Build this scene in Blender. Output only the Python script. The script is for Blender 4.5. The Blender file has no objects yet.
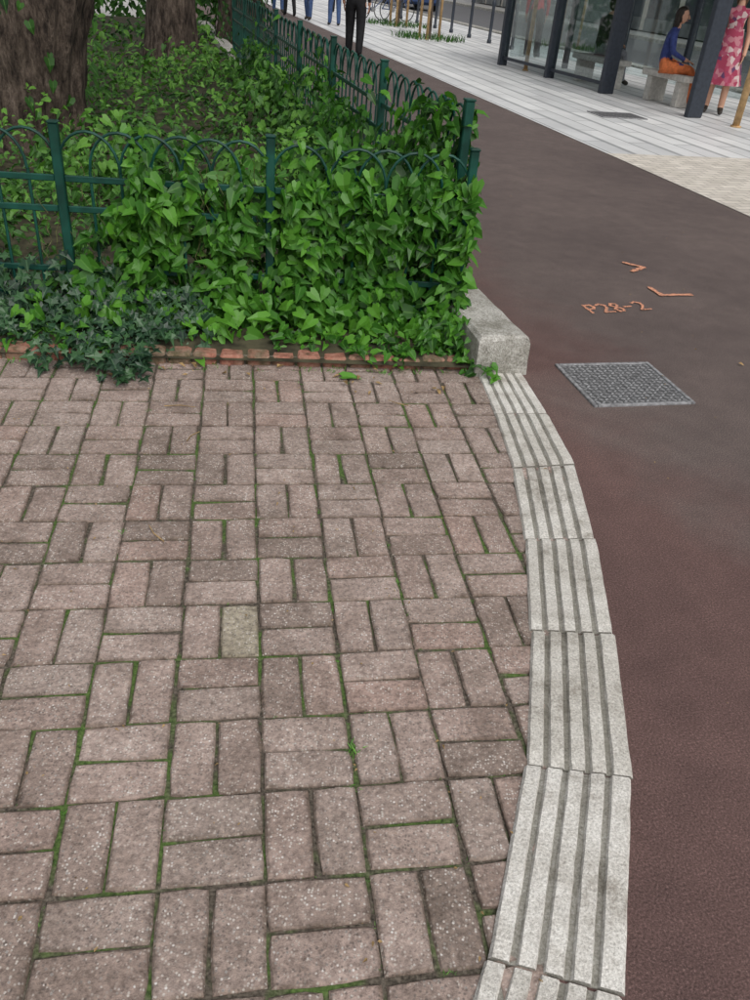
import bpy, math, random
import numpy as np
from mathutils import Vector, Matrix, noise
random.seed(7); rng=np.random.default_rng(7)
sc=bpy.context.scene
COL=sc.collection
# ---------------------------------------------------------------- helpers
def link(o,parent=None):
    COL.objects.link(o)
    if parent is not None: o.parent=parent
    return o
def empty(name,loc=(0,0,0),rz=0,s=1):
    e=bpy.data.objects.new(name,None); e.location=loc; e.rotation_euler=(0,0,rz); e.scale=(s,s,s); return link(e)
class MB:
    def __init__(s): s.v=[];s.f=[];s.m=[]
    def add(s,vs,fs,mi=0):
        o=len(s.v); s.v+= [tuple(p) for p in vs]; s.f+=[tuple(i+o for i in f) for f in fs]; s.m+=[mi]*len(fs)
    def box(s,c,d,mi=0,R=None,bev=0.0):
        x,y,z=d[0]/2,d[1]/2,d[2]/2
        if bev>0:
            vs=[];b=bev
            for zz,i in [(-z,b),(-z+b,0),(z-b,0),(z,b)]:
                X=x-i;Y=y-i
                vs+=[(-X,-Y+b,zz),(-X+b,-Y,zz),(X-b,-Y,zz),(X,-Y+b,zz),(X,Y-b,zz),(X-b,Y,zz),(-X+b,Y,zz),(-X,Y-b,zz)]
            fs=[tuple(range(7,-1,-1)),tuple(range(24,32))]
            for k in range(3):
                for j in range(8):
                    a=k*8+j;bb=k*8+(j+1)%8
                    fs.append((a,bb,bb+8,a+8))
        else:
            vs=[(-x,-y,-z),(x,-y,-z),(x,y,-z),(-x,y,-z),(-x,-y,z),(x,-y,z),(x,y,z),(-x,y,z)]
            fs=[(3,2,1,0),(4,5,6,7),(0,1,5,4),(1,2,6,5),(2,3,7,6),(3,0,4,7)]
        C=Vector(c)
        if R is not None: vs=[R@Vector(v)+C for v in vs]
        else: vs=[Vector(v)+C for v in vs]
        s.add(vs,fs,mi)
    def tube(s,pts,rad,seg=8,mi=0,closed=False,cap=True):
        pts=[Vector(p) for p in pts]; n=len(pts)
        if not hasattr(rad,'__len__'): rad=[rad]*n
        vs=[];fs=[];prev=None
        for i,p in enumerate(pts):
            if closed: t=pts[(i+1)%n]-pts[i-1]
            else: t=pts[min(i+1,n-1)]-pts[max(i-1,0)]
            if t.length<1e-9: t=Vector((0,0,1))
            t.normalize()
            if prev is None:
                a=Vector((0,0,1)) if abs(t.z)<.9 else Vector((1,0,0))
                u=t.cross(a).normalized()
            else:
                u=prev-t*prev.dot(t)
                u=u.normalized() if u.length>1e-6 else t.orthogonal().normalized()
            prev=u; w=t.cross(u)
            for k in range(seg):
                an=2*math.pi*k/seg
                vs.append(p+(u*math.cos(an)+w*math.sin(an))*rad[i])
        m=n if closed else n-1
        for i in range(m):
            j=(i+1)%n
            for k in range(seg):
                k2=(k+1)%seg
                fs.append((i*seg+k,i*seg+k2,j*seg+k2,j*seg+k))
        if cap and not closed:
            fs.append(tuple(range(seg-1,-1,-1))); fs.append(tuple((n-1)*seg+k for k in range(seg)))
        s.add(vs,fs,mi)
    def ell(s,c,r,mi=0,seg=14,ring=9,fn=None,R=None):
        vs=[];fs=[]
        for i in range(ring+1):
            th=math.pi*i/ring
            for k in range(seg):
                ph=2*math.pi*k/seg
                d=Vector((math.sin(th)*math.cos(ph),math.sin(th)*math.sin(ph),math.cos(th)))
                if fn: d=fn(d)
                q=Vector((d.x*r[0],d.y*r[1],d.z*r[2]))
                if R is not None: q=R@q
                vs.append(q+Vector(c))
        for i in range(ring):
            for k in range(seg):
                k2=(k+1)%seg
                fs.append((i*seg+k,(i+1)*seg+k,(i+1)*seg+k2,i*seg+k2))
        s.add(vs,fs,mi)
    def build(s,name,mats,smooth=False,parent=None,loc=(0,0,0),rz=0):
        me=bpy.data.meshes.new(name); me.from_pydata([tuple(v) for v in s.v],[],s.f)
        for m in mats: me.materials.append(m)
        me.polygons.foreach_set('material_index',s.m)
        me.polygons.foreach_set('use_smooth',[smooth]*len(s.f))
        me.update()
        o=bpy.data.objects.new(name,me); o.location=loc; o.rotation_euler=(0,0,rz)
        return link(o,parent)
def Rz(a): return Matrix.Rotation(a,3,'Z')
# ---------------------------------------------------------------- materials
def newmat(name):
    m=bpy.data.materials.new(name); m.use_nodes=True
    nt=m.node_tree; nt.nodes.clear()
    out=nt.nodes.new('ShaderNodeOutputMaterial'); b=nt.nodes.new('ShaderNodeBsdfPrincipled')
    nt.links.new(b.outputs[0],out.inputs[0])
    b.inputs['Specular IOR Level'].default_value=.3
    return m,nt,b,out
def N(nt,t,**k):
    n=nt.nodes.new(t)
    for a,v in k.items(): setattr(n,a,v)
    return n
def ramp(nt,fac,stops,interp='LINEAR'):
    r=nt.nodes.new('ShaderNodeValToRGB'); r.color_ramp.interpolation=interp
    el=r.color_ramp.elements
    while len(el)<len(stops): el.new(.5)
    for e,(p,c) in zip(el,stops):
        e.position=p; e.color=(tuple(c)+(1,)) if hasattr(c,'__len__') else (c,c,c,1)
    nt.links.new(fac,r.inputs[0]); return r.outputs[0]
def mix(nt,fac,a,b,bt='MIX'):
    m=nt.nodes.new('ShaderNodeMix'); m.data_type='RGBA'; m.blend_type=bt
    for inp,val in ((m.inputs[0],fac),(m.inputs[6],a),(m.inputs[7],b)):
        if isinstance(val,(int,float)): inp.default_value=val
        elif isinstance(val,tuple): inp.default_value=val if len(val)==4 else val+(1,)
        else: nt.links.new(val,inp)
    return m.outputs[2]
def coord(nt,kind='Object'):
    return nt.nodes.new('ShaderNodeTexCoord').outputs[kind]
def tnoise(nt,co,scale,detail=2,rough=.6):
    n=N(nt,'ShaderNodeTexNoise'); n.inputs['Scale'].default_value=scale; n.inputs['Detail'].default_value=detail; n.inputs['Roughness'].default_value=rough
    nt.links.new(co,n.inputs['Vector']); return n.outputs['Fac']
def bump(nt,b,h,st=.5,dist=.01):
    n=N(nt,'ShaderNodeBump'); n.inputs['Strength'].default_value=st; n.inputs['Distance'].default_value=dist
    nt.links.new(h,n.inputs['Height']); nt.links.new(n.outputs[0],b.inputs['Normal'])
def simple(name,c,rough=.6,var=.25,scale=20,bs=0,metal=0):
    m,nt,b,o=newmat(name)
    b.inputs['Roughness'].default_value=rough; b.inputs['Metallic'].default_value=metal
    co=coord(nt); f=tnoise(nt,co,scale,2)
    c0=tuple(x*(1-var) for x in c); c1=tuple(min(1,x*(1+var)) for x in c)
    nt.links.new(ramp(nt,f,[(.35,c0),(.65,c1)]),b.inputs['Base Color'])
    if bs: bump(nt,b,f,bs,.005)
    return m
def m_paver():
    m,nt,b,o=newmat('paver_concrete'); co=coord(nt)
    at=N(nt,'ShaderNodeAttribute'); at.attribute_name='rnd'
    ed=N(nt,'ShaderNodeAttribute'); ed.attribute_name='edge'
    base=ramp(nt,at.outputs['Fac'],[(0,(.225,.18,.158)),(.2,(.285,.222,.197)),(.4,(.305,.25,.225)),(.6,(.292,.225,.2)),(.8,(.335,.27,.243)),(.96,(.31,.228,.2)),(1,(.36,.325,.26))])
    n1=tnoise(nt,co,2.2,5,.72); n2=tnoise(nt,co,75,3,.78); n3=tnoise(nt,co,11,4,.7)
    c=mix(nt,.9,base,ramp(nt,n1,[(.32,(.66,.64,.60)),(.5,(1,.98,.955)),(.68,(1.2,1.19,1.18))]),'MULTIPLY')
    c=mix(nt,.9,c,ramp(nt,n2,[(.28,(.48,.46,.45)),(.5,(1,1,1)),(.72,(1.45,1.43,1.4))]),'MULTIPLY')
    c=mix(nt,.8,c,ramp(nt,n3,[(.35,(.76,.74,.72)),(.65,(1.14,1.14,1.14))]),'MULTIPLY')
    vc=N(nt,'ShaderNodeTexVoronoi'); vc.inputs['Scale'].default_value=165; nt.links.new(co,vc.inputs['Vector'])
    sep=N(nt,'ShaderNodeSeparateColor'); nt.links.new(vc.outputs['Color'],sep.inputs[0])
    peb=ramp(nt,sep.outputs[0],[(.0,0),(.55,0),(.66,1)])
    core=ramp(nt,vc.outputs['Distance'],[(.25,1),(.52,0)])
    wear=ramp(nt,n3,[(.38,.15),(.54,1)])
    mk=mix(nt,1.0,peb,core,'MULTIPLY'); mk=mix(nt,1.0,mk,wear,'MULTIPLY')
    pc=ramp(nt,sep.outputs[1],[(0,(.52,.47,.43)),(.5,(.44,.39,.34)),(.8,(.64,.61,.58)),(1,(.38,.28,.22))])
    c=mix(nt,mk,c,pc)
    dk=ramp(nt,sep.outputs[2],[(.78,0),(.86,.65)]); dk=mix(nt,1.0,dk,core,'MULTIPLY')
    c=mix(nt,dk,c,(.1,.083,.075))
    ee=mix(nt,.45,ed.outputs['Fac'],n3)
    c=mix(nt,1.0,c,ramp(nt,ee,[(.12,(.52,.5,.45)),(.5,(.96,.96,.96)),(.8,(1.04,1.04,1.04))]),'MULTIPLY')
    nt.links.new(c,b.inputs['Base Color']); b.inputs['Roughness'].default_value=.9
    bump(nt,b,n2,.7,.006)
    return m
def m_joint():
    m,nt,b,o=newmat('joint_dirt_moss'); co=coord(nt)
    f=tnoise(nt,co,2.7,4,.75); g=tnoise(nt,co,110,2)
    d=ramp(nt,g,[(.3,(.03,.025,.02)),(.5,(.09,.075,.058)),(.7,(.16,.135,.11))])
    gr=ramp(nt,g,[(.3,(.03,.06,.012)),(.7,(.10,.18,.035))])
    c=mix(nt,ramp(nt,f,[(.46,0),(.56,.85)]),d,gr)
    nt.links.new(c,b.inputs['Base Color']); b.inputs['Roughness'].default_value=.95; bump(nt,b,g,.6,.004); return m
def m_asphalt():
    m,nt,b,o=newmat('red_asphalt'); co=coord(nt)
    g=tnoise(nt,co,190,3,.8); l=tnoise(nt,co,.8,5,.65); md=tnoise(nt,co,7,3,.7)
    c=ramp(nt,g,[(.3,(.045,.037,.034)),(.5,(.112,.09,.083)),(.62,(.17,.14,.13)),(.76,(.34,.30,.28))])
    c=mix(nt,.9,c,ramp(nt,l,[(.3,(.78,.76,.77)),(.7,(1.22,1.2,1.18))]),'MULTIPLY')
    c=mix(nt,.5,c,ramp(nt,md,[(.35,(.8,.8,.8)),(.65,(1.15,1.15,1.15))]),'MULTIPLY')
    sx=N(nt,'ShaderNodeSeparateXYZ'); nt.links.new(co,sx.inputs[0])
    ml=N(nt,'ShaderNodeMath',operation='MULTIPLY_ADD'); nt.links.new(l,ml.inputs[0]); ml.inputs[1].default_value=2.4; ml.inputs[2].default_value=-1.2
    ad=N(nt,'ShaderNodeMath',operation='ADD'); nt.links.new(sx.outputs[0],ad.inputs[0]); nt.links.new(ml.outputs[0],ad.inputs[1])
    rd=ramp(nt,ad.outputs[0],[(.0,.8),(.6,.1)])
    c=mix(nt,rd,c,mix(nt,1.0,c,(1.2,.84,.81),'MULTIPLY'))
    nt.links.new(c,b.inputs['Base Color']); b.inputs['Roughness'].default_value=.8; bump(nt,b,g,.7,.006); return m
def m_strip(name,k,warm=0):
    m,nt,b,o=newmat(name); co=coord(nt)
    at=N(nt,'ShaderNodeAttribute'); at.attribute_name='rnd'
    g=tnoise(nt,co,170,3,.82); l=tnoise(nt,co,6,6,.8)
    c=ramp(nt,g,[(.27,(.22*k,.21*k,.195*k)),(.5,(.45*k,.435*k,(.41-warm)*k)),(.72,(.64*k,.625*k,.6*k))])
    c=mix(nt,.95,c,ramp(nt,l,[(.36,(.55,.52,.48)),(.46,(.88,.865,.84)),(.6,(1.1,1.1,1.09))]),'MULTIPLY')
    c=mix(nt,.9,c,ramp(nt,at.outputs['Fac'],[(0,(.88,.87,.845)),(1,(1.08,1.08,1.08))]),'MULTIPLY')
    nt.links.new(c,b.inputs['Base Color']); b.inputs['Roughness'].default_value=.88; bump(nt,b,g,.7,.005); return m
def m_stone():
    m,nt,b,o=newmat('kerb_stone'); co=coord(nt)
    g=tnoise(nt,co,110,3,.8); l=tnoise(nt,co,6,4,.75)
    c=ramp(nt,g,[(.3,(.19,.18,.16)),(.5,(.42,.405,.375)),(.7,(.62,.605,.58))])
    c=mix(nt,.9,c,ramp(nt,l,[(.35,(.55,.54,.48)),(.6,(1.1,1.1,1.08))]),'MULTIPLY')
    nt.links.new(c,b.inputs['Base Color']); b.inputs['Roughness'].default_value=.9; bump(nt,b,g,.8,.01); return m
def m_leaf(name,dark,mid,light,vein,rough=.45,trans=0):
    m,nt,b,o=newmat(name)
    a=N(nt,'ShaderNodeAttribute'); a.attribute_name='rnd'
    x=N(nt,'ShaderNodeAttribute'); x.attribute_name='mid'
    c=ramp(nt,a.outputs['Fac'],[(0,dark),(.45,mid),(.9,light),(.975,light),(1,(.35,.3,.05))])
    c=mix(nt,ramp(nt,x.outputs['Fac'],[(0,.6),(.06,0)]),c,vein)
    nt.links.new(c,b.inputs['Base Color']); b.inputs['Roughness'].default_value=rough
    if trans:
        t=N(nt,'ShaderNodeBsdfTranslucent'); nt.links.new(mix(nt,1.0,c,(1.3,1.6,.5),'MULTIPLY'),t.inputs[0])
        ms=N(nt,'ShaderNodeMixShader'); ms.inputs[0].default_value=trans
        nt.links.new(b.outputs[0],ms.inputs[1]); nt.links.new(t.outputs[0],ms.inputs[2]); nt.links.new(ms.outputs[0],o.inputs[0])
    return m
def m_bark():
    m,nt,b,o=newmat('bark'); co=coord(nt)
    mp=N(nt,'ShaderNodeMapping'); mp.inputs['Scale'].default_value=(1,1,.3); nt.links.new(co,mp.inputs[0])
    h=tnoise(nt,mp.outputs[0],15,6,.75)
    c=ramp(nt,h,[(.36,(.018,.013,.010)),(.47,(.075,.055,.042)),(.58,(.155,.118,.092)),(.7,(.25,.2,.16))])
    nt.links.new(c,b.inputs['Base Color']); b.inputs['Roughness'].default_value=.95; bump(nt,b,h,1,.09); return m
def m_slabs():
    m,nt,b,o=newmat('light_stone_slabs'); co=coord(nt)
    mp=N(nt,'ShaderNodeMapping'); mp.inputs['Rotation'].default_value=(0,0,math.pi/2); nt.links.new(co,mp.inputs[0])
    br=N(nt,'ShaderNodeTexBrick'); nt.links.new(mp.outputs[0],br.inputs[0])
    br.inputs['Color1'].default_value=(.76,.76,.75,1); br.inputs['Color2'].default_value=(.5,.505,.51,1); br.inputs['Mortar'].default_value=(.25,.25,.25,1)
    br.inputs['Scale'].default_value=1; br.inputs['Brick Width'].default_value=1.5; br.inputs['Row Height'].default_value=.3; br.inputs['Mortar Size'].default_value=.01; br.inputs['Bias'].default_value=-.3
    sx=N(nt,'ShaderNodeSeparateXYZ'); nt.links.new(co,sx.inputs[0])
    md=N(nt,'ShaderNodeMath',operation='PINGPONG'); nt.links.new(sx.outputs[0],md.inputs[0]); md.inputs[1].default_value=.3
    c=mix(nt,ramp(nt,md.outputs[0],[(.03,.6),(.045,0)]),br.outputs[0],(.27,.275,.28))
    c=mix(nt,.7,c,ramp(nt,tnoise(nt,co,1.2,4,.7),[(.35,(.8,.8,.8)),(.65,(1.08,1.08,1.08))]),'MULTIPLY')
    nt.links.new(c,b.inputs['Base Color']); b.inputs['Roughness'].default_value=.45; return m
def m_beige():
    m,nt,b,o=newmat('beige_setts'); co=coord(nt)
    br=N(nt,'ShaderNodeTexBrick'); nt.links.new(co,br.inputs[0])
    br.inputs['Color1'].default_value=(.66,.61,.54,1); br.inputs['Color2'].default_value=(.54,.495,.44,1); br.inputs['Mortar'].default_value=(.3,.27,.24,1)
    br.inputs['Scale'].default_value=1; br.inputs['Brick Width'].default_value=.2; br.inputs['Row Height'].default_value=.1; br.inputs['Mortar Size'].default_value=.005
    c=mix(nt,.8,br.outputs[0],ramp(nt,tnoise(nt,co,3,4,.7),[(.35,(.8,.8,.78)),(.65,(1.08,1.08,1.08))]),'MULTIPLY')
    nt.links.new(c,b.inputs['Base Color']); b.inputs['Roughness'].default_value=.8; return m
def m_glass():
    m,nt,b,o=newmat('shelter_glass'); nt.nodes.remove(b)
    t=N(nt,'ShaderNodeBsdfTransparent'); t.inputs[0].default_value=(.85,.9,.9,1); g=N(nt,'ShaderNodeBsdfGlossy'); g.inputs['Roughness'].default_value=.03
    ms=N(nt,'ShaderNodeMixShader'); ms.inputs[0].default_value=.12; nt.links.new(t.outputs[0],ms.inputs[1]); nt.links.new(g.outputs[0],ms.inputs[2]); nt.links.new(ms.outputs[0],o.inputs[0]); return m
def m_floral():
    m,nt,b,o=newmat('floral_cloth'); co=coord(nt)
    vc=N(nt,'ShaderNodeTexVoronoi'); vc.inputs['Scale'].default_value=16; nt.links.new(co,vc.inputs['Vector'])
    sep=N(nt,'ShaderNodeSeparateColor'); nt.links.new(vc.outputs['Color'],sep.inputs[0])
    c=ramp(nt,sep.outputs[0],[(0,(.3,.04,.08)),(.3,(.42,.17,.2)),(.55,(.33,.07,.12)),(.78,(.5,.38,.37)),(.9,(.1,.04,.1))],'CONSTANT')
    nt.links.new(c,b.inputs['Base Color']); b.inputs['Roughness'].default_value=.8; return m
def m_orange():
    m,nt,b,o=newmat('spray_paint'); co=coord(nt)
    c=mix(nt,ramp(nt,tnoise(nt,co,110,3,.85),[(.40,.0),(.53,1)]),(.14,.1,.09),(.72,.33,.2))
    nt.links.new(c,b.inputs['Base Color']); b.inputs['Roughness'].default_value=.95; b.inputs['Specular IOR Level'].default_value=.1; return m
def m_brick():
    m,nt,b,o=newmat('red_brick'); co=coord(nt)
    n=tnoise(nt,co,22,4,.75); n2=tnoise(nt,co,5,3,.7)
    c=ramp(nt,n,[(.3,(.13,.055,.04)),(.5,(.3,.13,.09)),(.7,(.4,.22,.165))])
    c=mix(nt,ramp(nt,n2,[(.45,0),(.6,.8)]),c,ramp(nt,n,[(.35,(.05,.06,.025)),(.65,(.2,.17,.12))]))
    nt.links.new(c,b.inputs['Base Color']); b.inputs['Roughness'].default_value=.95; bump(nt,b,n,.8,.01); return m
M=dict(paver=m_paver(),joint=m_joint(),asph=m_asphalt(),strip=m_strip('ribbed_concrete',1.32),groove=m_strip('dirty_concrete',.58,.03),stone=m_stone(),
 bark=m_bark(),slab=m_slabs(),beige=m_beige(),glass=m_glass(),floral=m_floral(),orange=m_orange(),brick=m_brick(),
 leaf=m_leaf('bindweed_leaf',(.010,.036,.007),(.038,.14,.014),(.10,.275,.028),(.11,.26,.045),.4,.24),
 leaf2=m_leaf('groundcover_leaf',(.010,.036,.008),(.042,.13,.018),(.115,.265,.038),(.09,.2,.045),.5,.2),
 ivy=m_leaf('ivy_leaf',(.007,.022,.012),(.018,.052,.022),(.04,.10,.035),(.08,.15,.075),.35),
 crown=m_leaf('tree_leaf',(.03,.07,.015),(.05,.12,.025),(.09,.19,.04),(.08,.15,.04)),
 grass=m_leaf('weed_blade',(.03,.1,.01),(.06,.18,.02),(.12,.3,.04),(.1,.28,.04)),
 dry=simple('dry_leaf',(.3,.2,.09),.8,.4,30), stem=simple('vine_stem',(.09,.10,.035),.8,.4,30), soil=simple('soil',(.05,.045,.026),.95,.5,12,.8),
 green=simple('green_paint',(.006,.052,.037),.4,.35,8),
 mortar=simple('mortar_dirt',(.12,.105,.08),.95,.4,40),
 iron=simple('cast_iron',(.23,.23,.235),.65,.35,50), irond=simple('iron_recess',(.10,.10,.102),.7,.4,60),
 dark=simple('dark_frame',(.035,.042,.055),.4,.15), tan=simple('tan_wood',(.45,.29,.14),.6,.25,12),
 conc=simple('bench_concrete',(.5,.48,.44),.8,.15), roadg=simple('street_asphalt',(.13,.13,.135),.8,.2,30),
 plaza=simple('plaza_paving',(.42,.41,.39),.8,.15,3), skin=simple('skin',(.5,.28,.19),.5,.1,5), hair=simple('hair_dark',(.02,.014,.01),.5,.2,60),
 hairb=simple('hair_brown',(.09,.045,.02),.5,.2,60),
 navy=simple('cloth_navy',(.03,.045,.16),.8,.2), rust=simple('cloth_orange',(.55,.15,.05),.8,.2), black=simple('cloth_black',(.012,.012,.014),.8,.3),
 red=simple('cloth_red',(.5,.02,.03),.8,.2), grey=simple('cloth_grey',(.2,.2,.22),.8,.2), white=simple('cloth_white',(.7,.7,.68),.8,.1), blue=simple('denim',(.05,.09,.2),.8,.2),
 shoe=simple('shoe_leather',(.03,.025,.02),.5,.2), lip=simple('lips',(.35,.1,.08),.5,.1), eye=simple('eye_dark',(.02,.015,.01),.2,.1),
 bag=simple('bag_leather',(.1,.04,.03),.5,.2), facade=simple('facade_stone',(.5,.46,.4),.85,.12,2), window=simple('window_glass',(.05,.06,.07),.1,.2,1),
 shop=simple('shop_panel',(.15,.16,.16),.4,.4,1), roof=simple('zinc_roof',(.15,.16,.18),.5,.1),
 carb=simple('car_paint_blue',(.04,.07,.16),.25,.05,2), tyre=simple('tyre',(.02,.02,.02),.8,.2), lampm=simple('lamp_lens',(.5,.05,.04),.2,.1))
# ---------------------------------------------------------------- frames
TA=math.radians(17.2); tv=Vector((-math.sin(TA),math.cos(TA),0)); nv=Vector((math.cos(TA),math.sin(TA),0)); O=Vector((.615,3.43,0))
def RF(s,n,z=0): p=O+tv*s+nv*n; return Vector((p.x,p.y,z))
def sheet(name,pts,z,mat,frame=True):
    mb=MB(); mb.add([(a,b,0) for a,b in pts],[tuple(range(len(pts)))],0)
    if frame: return mb.build(name,[mat],loc=(O.x,O.y,z),rz=TA)
    return mb.build(name,[mat],loc=(0,0,z))
def rr(a,b): return random.uniform(a,b)
sheet('ground',[(-400,-400),(400,-400),(400,400),(-400,400)],-.06,M['plaza'],False)
J=[((.405,3.375),(.612,3.385)),((.460,2.955),(.682,2.997)),((.495,2.53),(.735,2.60)),((.493,2.09),(.727,2.13)),((.458,1.66),(.693,1.68)),((.396,1.205),(.638,1.197)),((.283,.765),(.525,.722)),
   ((.13,.34),(.365,.265)),((-.07,-.06),(.15,-.17)),((-.33,-.42),(-.13,-.57)),((-.65,-.74),(-.48,-.93)),((-1.02,-1.0),(-.88,-1.21))]
mids=[((a[0]+b[0])/2,(a[1]+b[1])/2) for a,b in J]
def toframe(p): d=Vector((p[0],p[1],0))-O; return (d.dot(nv),d.dot(tv))
poly=[(-.1,70),(-.1,.05)]+[toframe(p) for p in mids]+[(-3,-9),(3.25,-9),(3.25,70)]
sheet('cycle_path',poly,-.003,M['asph'])
sheet('paving_bed',[(-8,-5),(.5,-5),(.5,3.9),(-8,3.9)],-.0065,M['joint'],False)
# pavers
RA=math.radians(10.8); U=Vector((math.cos(RA),math.sin(RA),0)); W=Vector((-math.sin(RA),math.cos(RA),0)); P0=Vector((-.143,.877,0)); S=.203
def xright(y):
    for (a,b),(c,d) in zip(J[:-1],J[1:]):
        y0,y1=b[1],d[1]
        if y1<=y<=y0:
            t=(y0-y)/(y0-y1); return b[0]+(d[0]-b[0])*t-.02
    return .60 if y>3.3 else -3
def edgeY(x): return 3.31+.17*x
def inplace(p): return p.x<xright(p.y) and p.y<edgeY(p.x)+.09 and p.x>-4.6 and p.y>-1.1
vs=[];fs=[];rn=[];eg=[]
RG_=((-1,-1),(-.33,-1),(.33,-1),(1,-1),(1,-.33),(1,.33),(1,1),(.33,1),(-.33,1),(-1,1),(-1,.33),(-1,-.33))
def slab(c,ax,ay,w,h,r):
    o=len(vs); g=.0012+abs(random.gauss(0,.002)); g2=.0012+abs(random.gauss(0,.002))
    hz=random.gauss(0,.0014); ang=random.gauss(0,.011); ax2=ax*math.cos(ang)+ay*math.sin(ang); ay2=-ax*math.sin(ang)+ay*math.cos(ang)
    c=c+ax*random.gauss(0,.0014)+ay*random.gauss(0,.0014)
    tx=random.gauss(0,.009);ty=random.gauss(0,.009)
    def ring(ins,z,k,e_):
        for sx,sy in RG_:
            cn=(abs(sx)==1 and abs(sy)==1)
            jx=random.gauss(0,k)-(abs(random.gauss(0,.0025))*sx if cn and k else 0);jy=random.gauss(0,k)-(abs(random.gauss(0,.0025))*sy if cn and k else 0)
            x=sx*(w/2-g-ins)+jx; y=sy*(h/2-g2-ins)+jy
            p=c+ax2*x+ay2*y; vs.append((p.x,p.y,z+hz+(0 if z<-.02 else tx*x+ty*y))); rn.append(r); eg.append(e_)
    ring(0,-.03,0,0);ring(0,-.0045,.0009,0);ring(.0042,0,.001,.25);ring(.014,.0004,.0015,1)
    for k in range(3):
        for j in range(12): fs.append((o+k*12+j,o+k*12+(j+1)%12,o+k*12+12+(j+1)%12,o+k*12+12+j))
    fs.append(tuple(o+36+j for j in range(12)))
for i in range(-26,8):
    for j in range(-12,16):
        c=P0+U*(i+.5)*S+W*(j+.5)*S
        V=((i+j)%2==0)
        for k in (-1,1):
            cc=c+(U if V else W)*(k*S/4)
            w,h=(S/2,S) if V else (S,S/2)
            ok=all(inplace(cc+U*(sx*w/2)+W*(sy*h/2)) for sx in(-1,1) for sy in(-1,1))
            if ok:
                r=rr(0,.95)
                if (cc-Vector((-.315,1.512,0))).length<.06: r=1.0
                slab(cc,U,W,w,h,r)
me=bpy.data.meshes.new('block_paving'); me.from_pydata(vs,[],fs); me.materials.append(M['paver'])
a=me.attributes.new('rnd','FLOAT','POINT'); a.data.foreach_set('value',rn)
a=me.attributes.new('edge','FLOAT','POINT'); a.data.foreach_set('value',eg); link(bpy.data.objects.new('block_paving',me))
# ribbed strip
vs=[];fs=[];mi=[];rn=[]
pr=[(0.0,-.03),(0.0,.004),(.022,.012)]
wd=1/5.0
for k in range(5):
    a0=k*wd; top1=a0+wd-.056
    if k: pr.append((a0+.022,.012))
    pr.append((top1 if k<4 else .975,.012))
    if k<4:
        pr.append((top1+.013,.004)); pr.append((a0+wd+.007,.004))
pr+= [(1.0,.004),(1.0,-.03)]
for (a,b),(c,d) in zip(J[:-1],J[1:]):
    o=len(vs); NS=12; r=random.random(); a=Vector(a);b=Vector(b);c=Vector(c);d=Vector(d); dz=random.gauss(0,.0016)
    ja=random.gauss(0,.003)
    for s in range(NS+1):
        t=.006+s/NS*.988
        L=a.lerp(c,t);Rr=b.lerp(d,t); ws=(Rr-L).normalized()*ja; L=L+ws; Rr=Rr+ws
        for q,(x,z) in enumerate(pr):
            p=L.lerp(Rr,x+random.gauss(0,.0026)); zz=z+dz+(random.gauss(0,.0004))
            if s in(0,NS) and z>0: zz-=.0035
            vs.append((p.x,p.y,zz)); rn.append(r)
    n=len(pr)
    for s in range(NS):
        for k in range(n-1):
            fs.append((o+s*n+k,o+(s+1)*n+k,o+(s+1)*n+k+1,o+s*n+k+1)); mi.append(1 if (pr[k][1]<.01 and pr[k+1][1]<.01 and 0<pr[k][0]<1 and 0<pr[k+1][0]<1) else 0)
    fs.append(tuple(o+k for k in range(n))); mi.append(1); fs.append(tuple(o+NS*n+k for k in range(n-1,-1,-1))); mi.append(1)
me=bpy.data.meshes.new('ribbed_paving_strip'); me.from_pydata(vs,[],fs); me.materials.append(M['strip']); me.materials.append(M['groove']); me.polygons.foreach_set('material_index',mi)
a=me.attributes.new('rnd','FLOAT','POINT'); a.data.foreach_set('value',rn); link(bpy.data.objects.new('ribbed_paving_strip',me))
# stone kerb
mb=MB(); s=-.055; first=True
while s<17:
    L=1.0; w=.25; h=.185
    sec=[(-w,-.05),(-w+.003,h-.015),(-w+.018,h),(-.16,h+.001),(-.09,h-.001),(-.035,h-.006),(-.012,h-.016),(-.002,h-.035),(.004,.06),(.008,-.05)]
    vs=[];fs=[];n=len(sec);K=14
    for k in range(K+1):
        t=s+.004+(L-.008)*(k/K if k>1 else k*.03)
        for (x,z) in sec:
            nz=noise.noise(Vector((x*14,t*12,z*12)))*.006
            tt=t
            if k==0: tt+=(.008*(z/h) if z>.03 else 0)+(.012 if z>h-.012 else 0)+(.008 if x>-.015 else 0)+.008*noise.noise(Vector((x*20,z*20,3)))
            zz=z+(nz if z>0 else 0)-(.008 if (k in(0,K) and z>.1) else 0)
            vs.append((x+nz,tt,zz))
    for k in range(K):
        for q in range(n-1): fs.append((k*n+q,(k+1)*n+q,(k+1)*n+q+1,k*n+q+1))
    fs.append(tuple(range(n))); fs.append(tuple(K*n+q for q in range(n-1,-1,-1)))
    mb.add(vs,fs,0); s+=L
mb.build('stone_kerb',[M['stone']],smooth=False,loc=(O.x,O.y,0),rz=TA)
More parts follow.
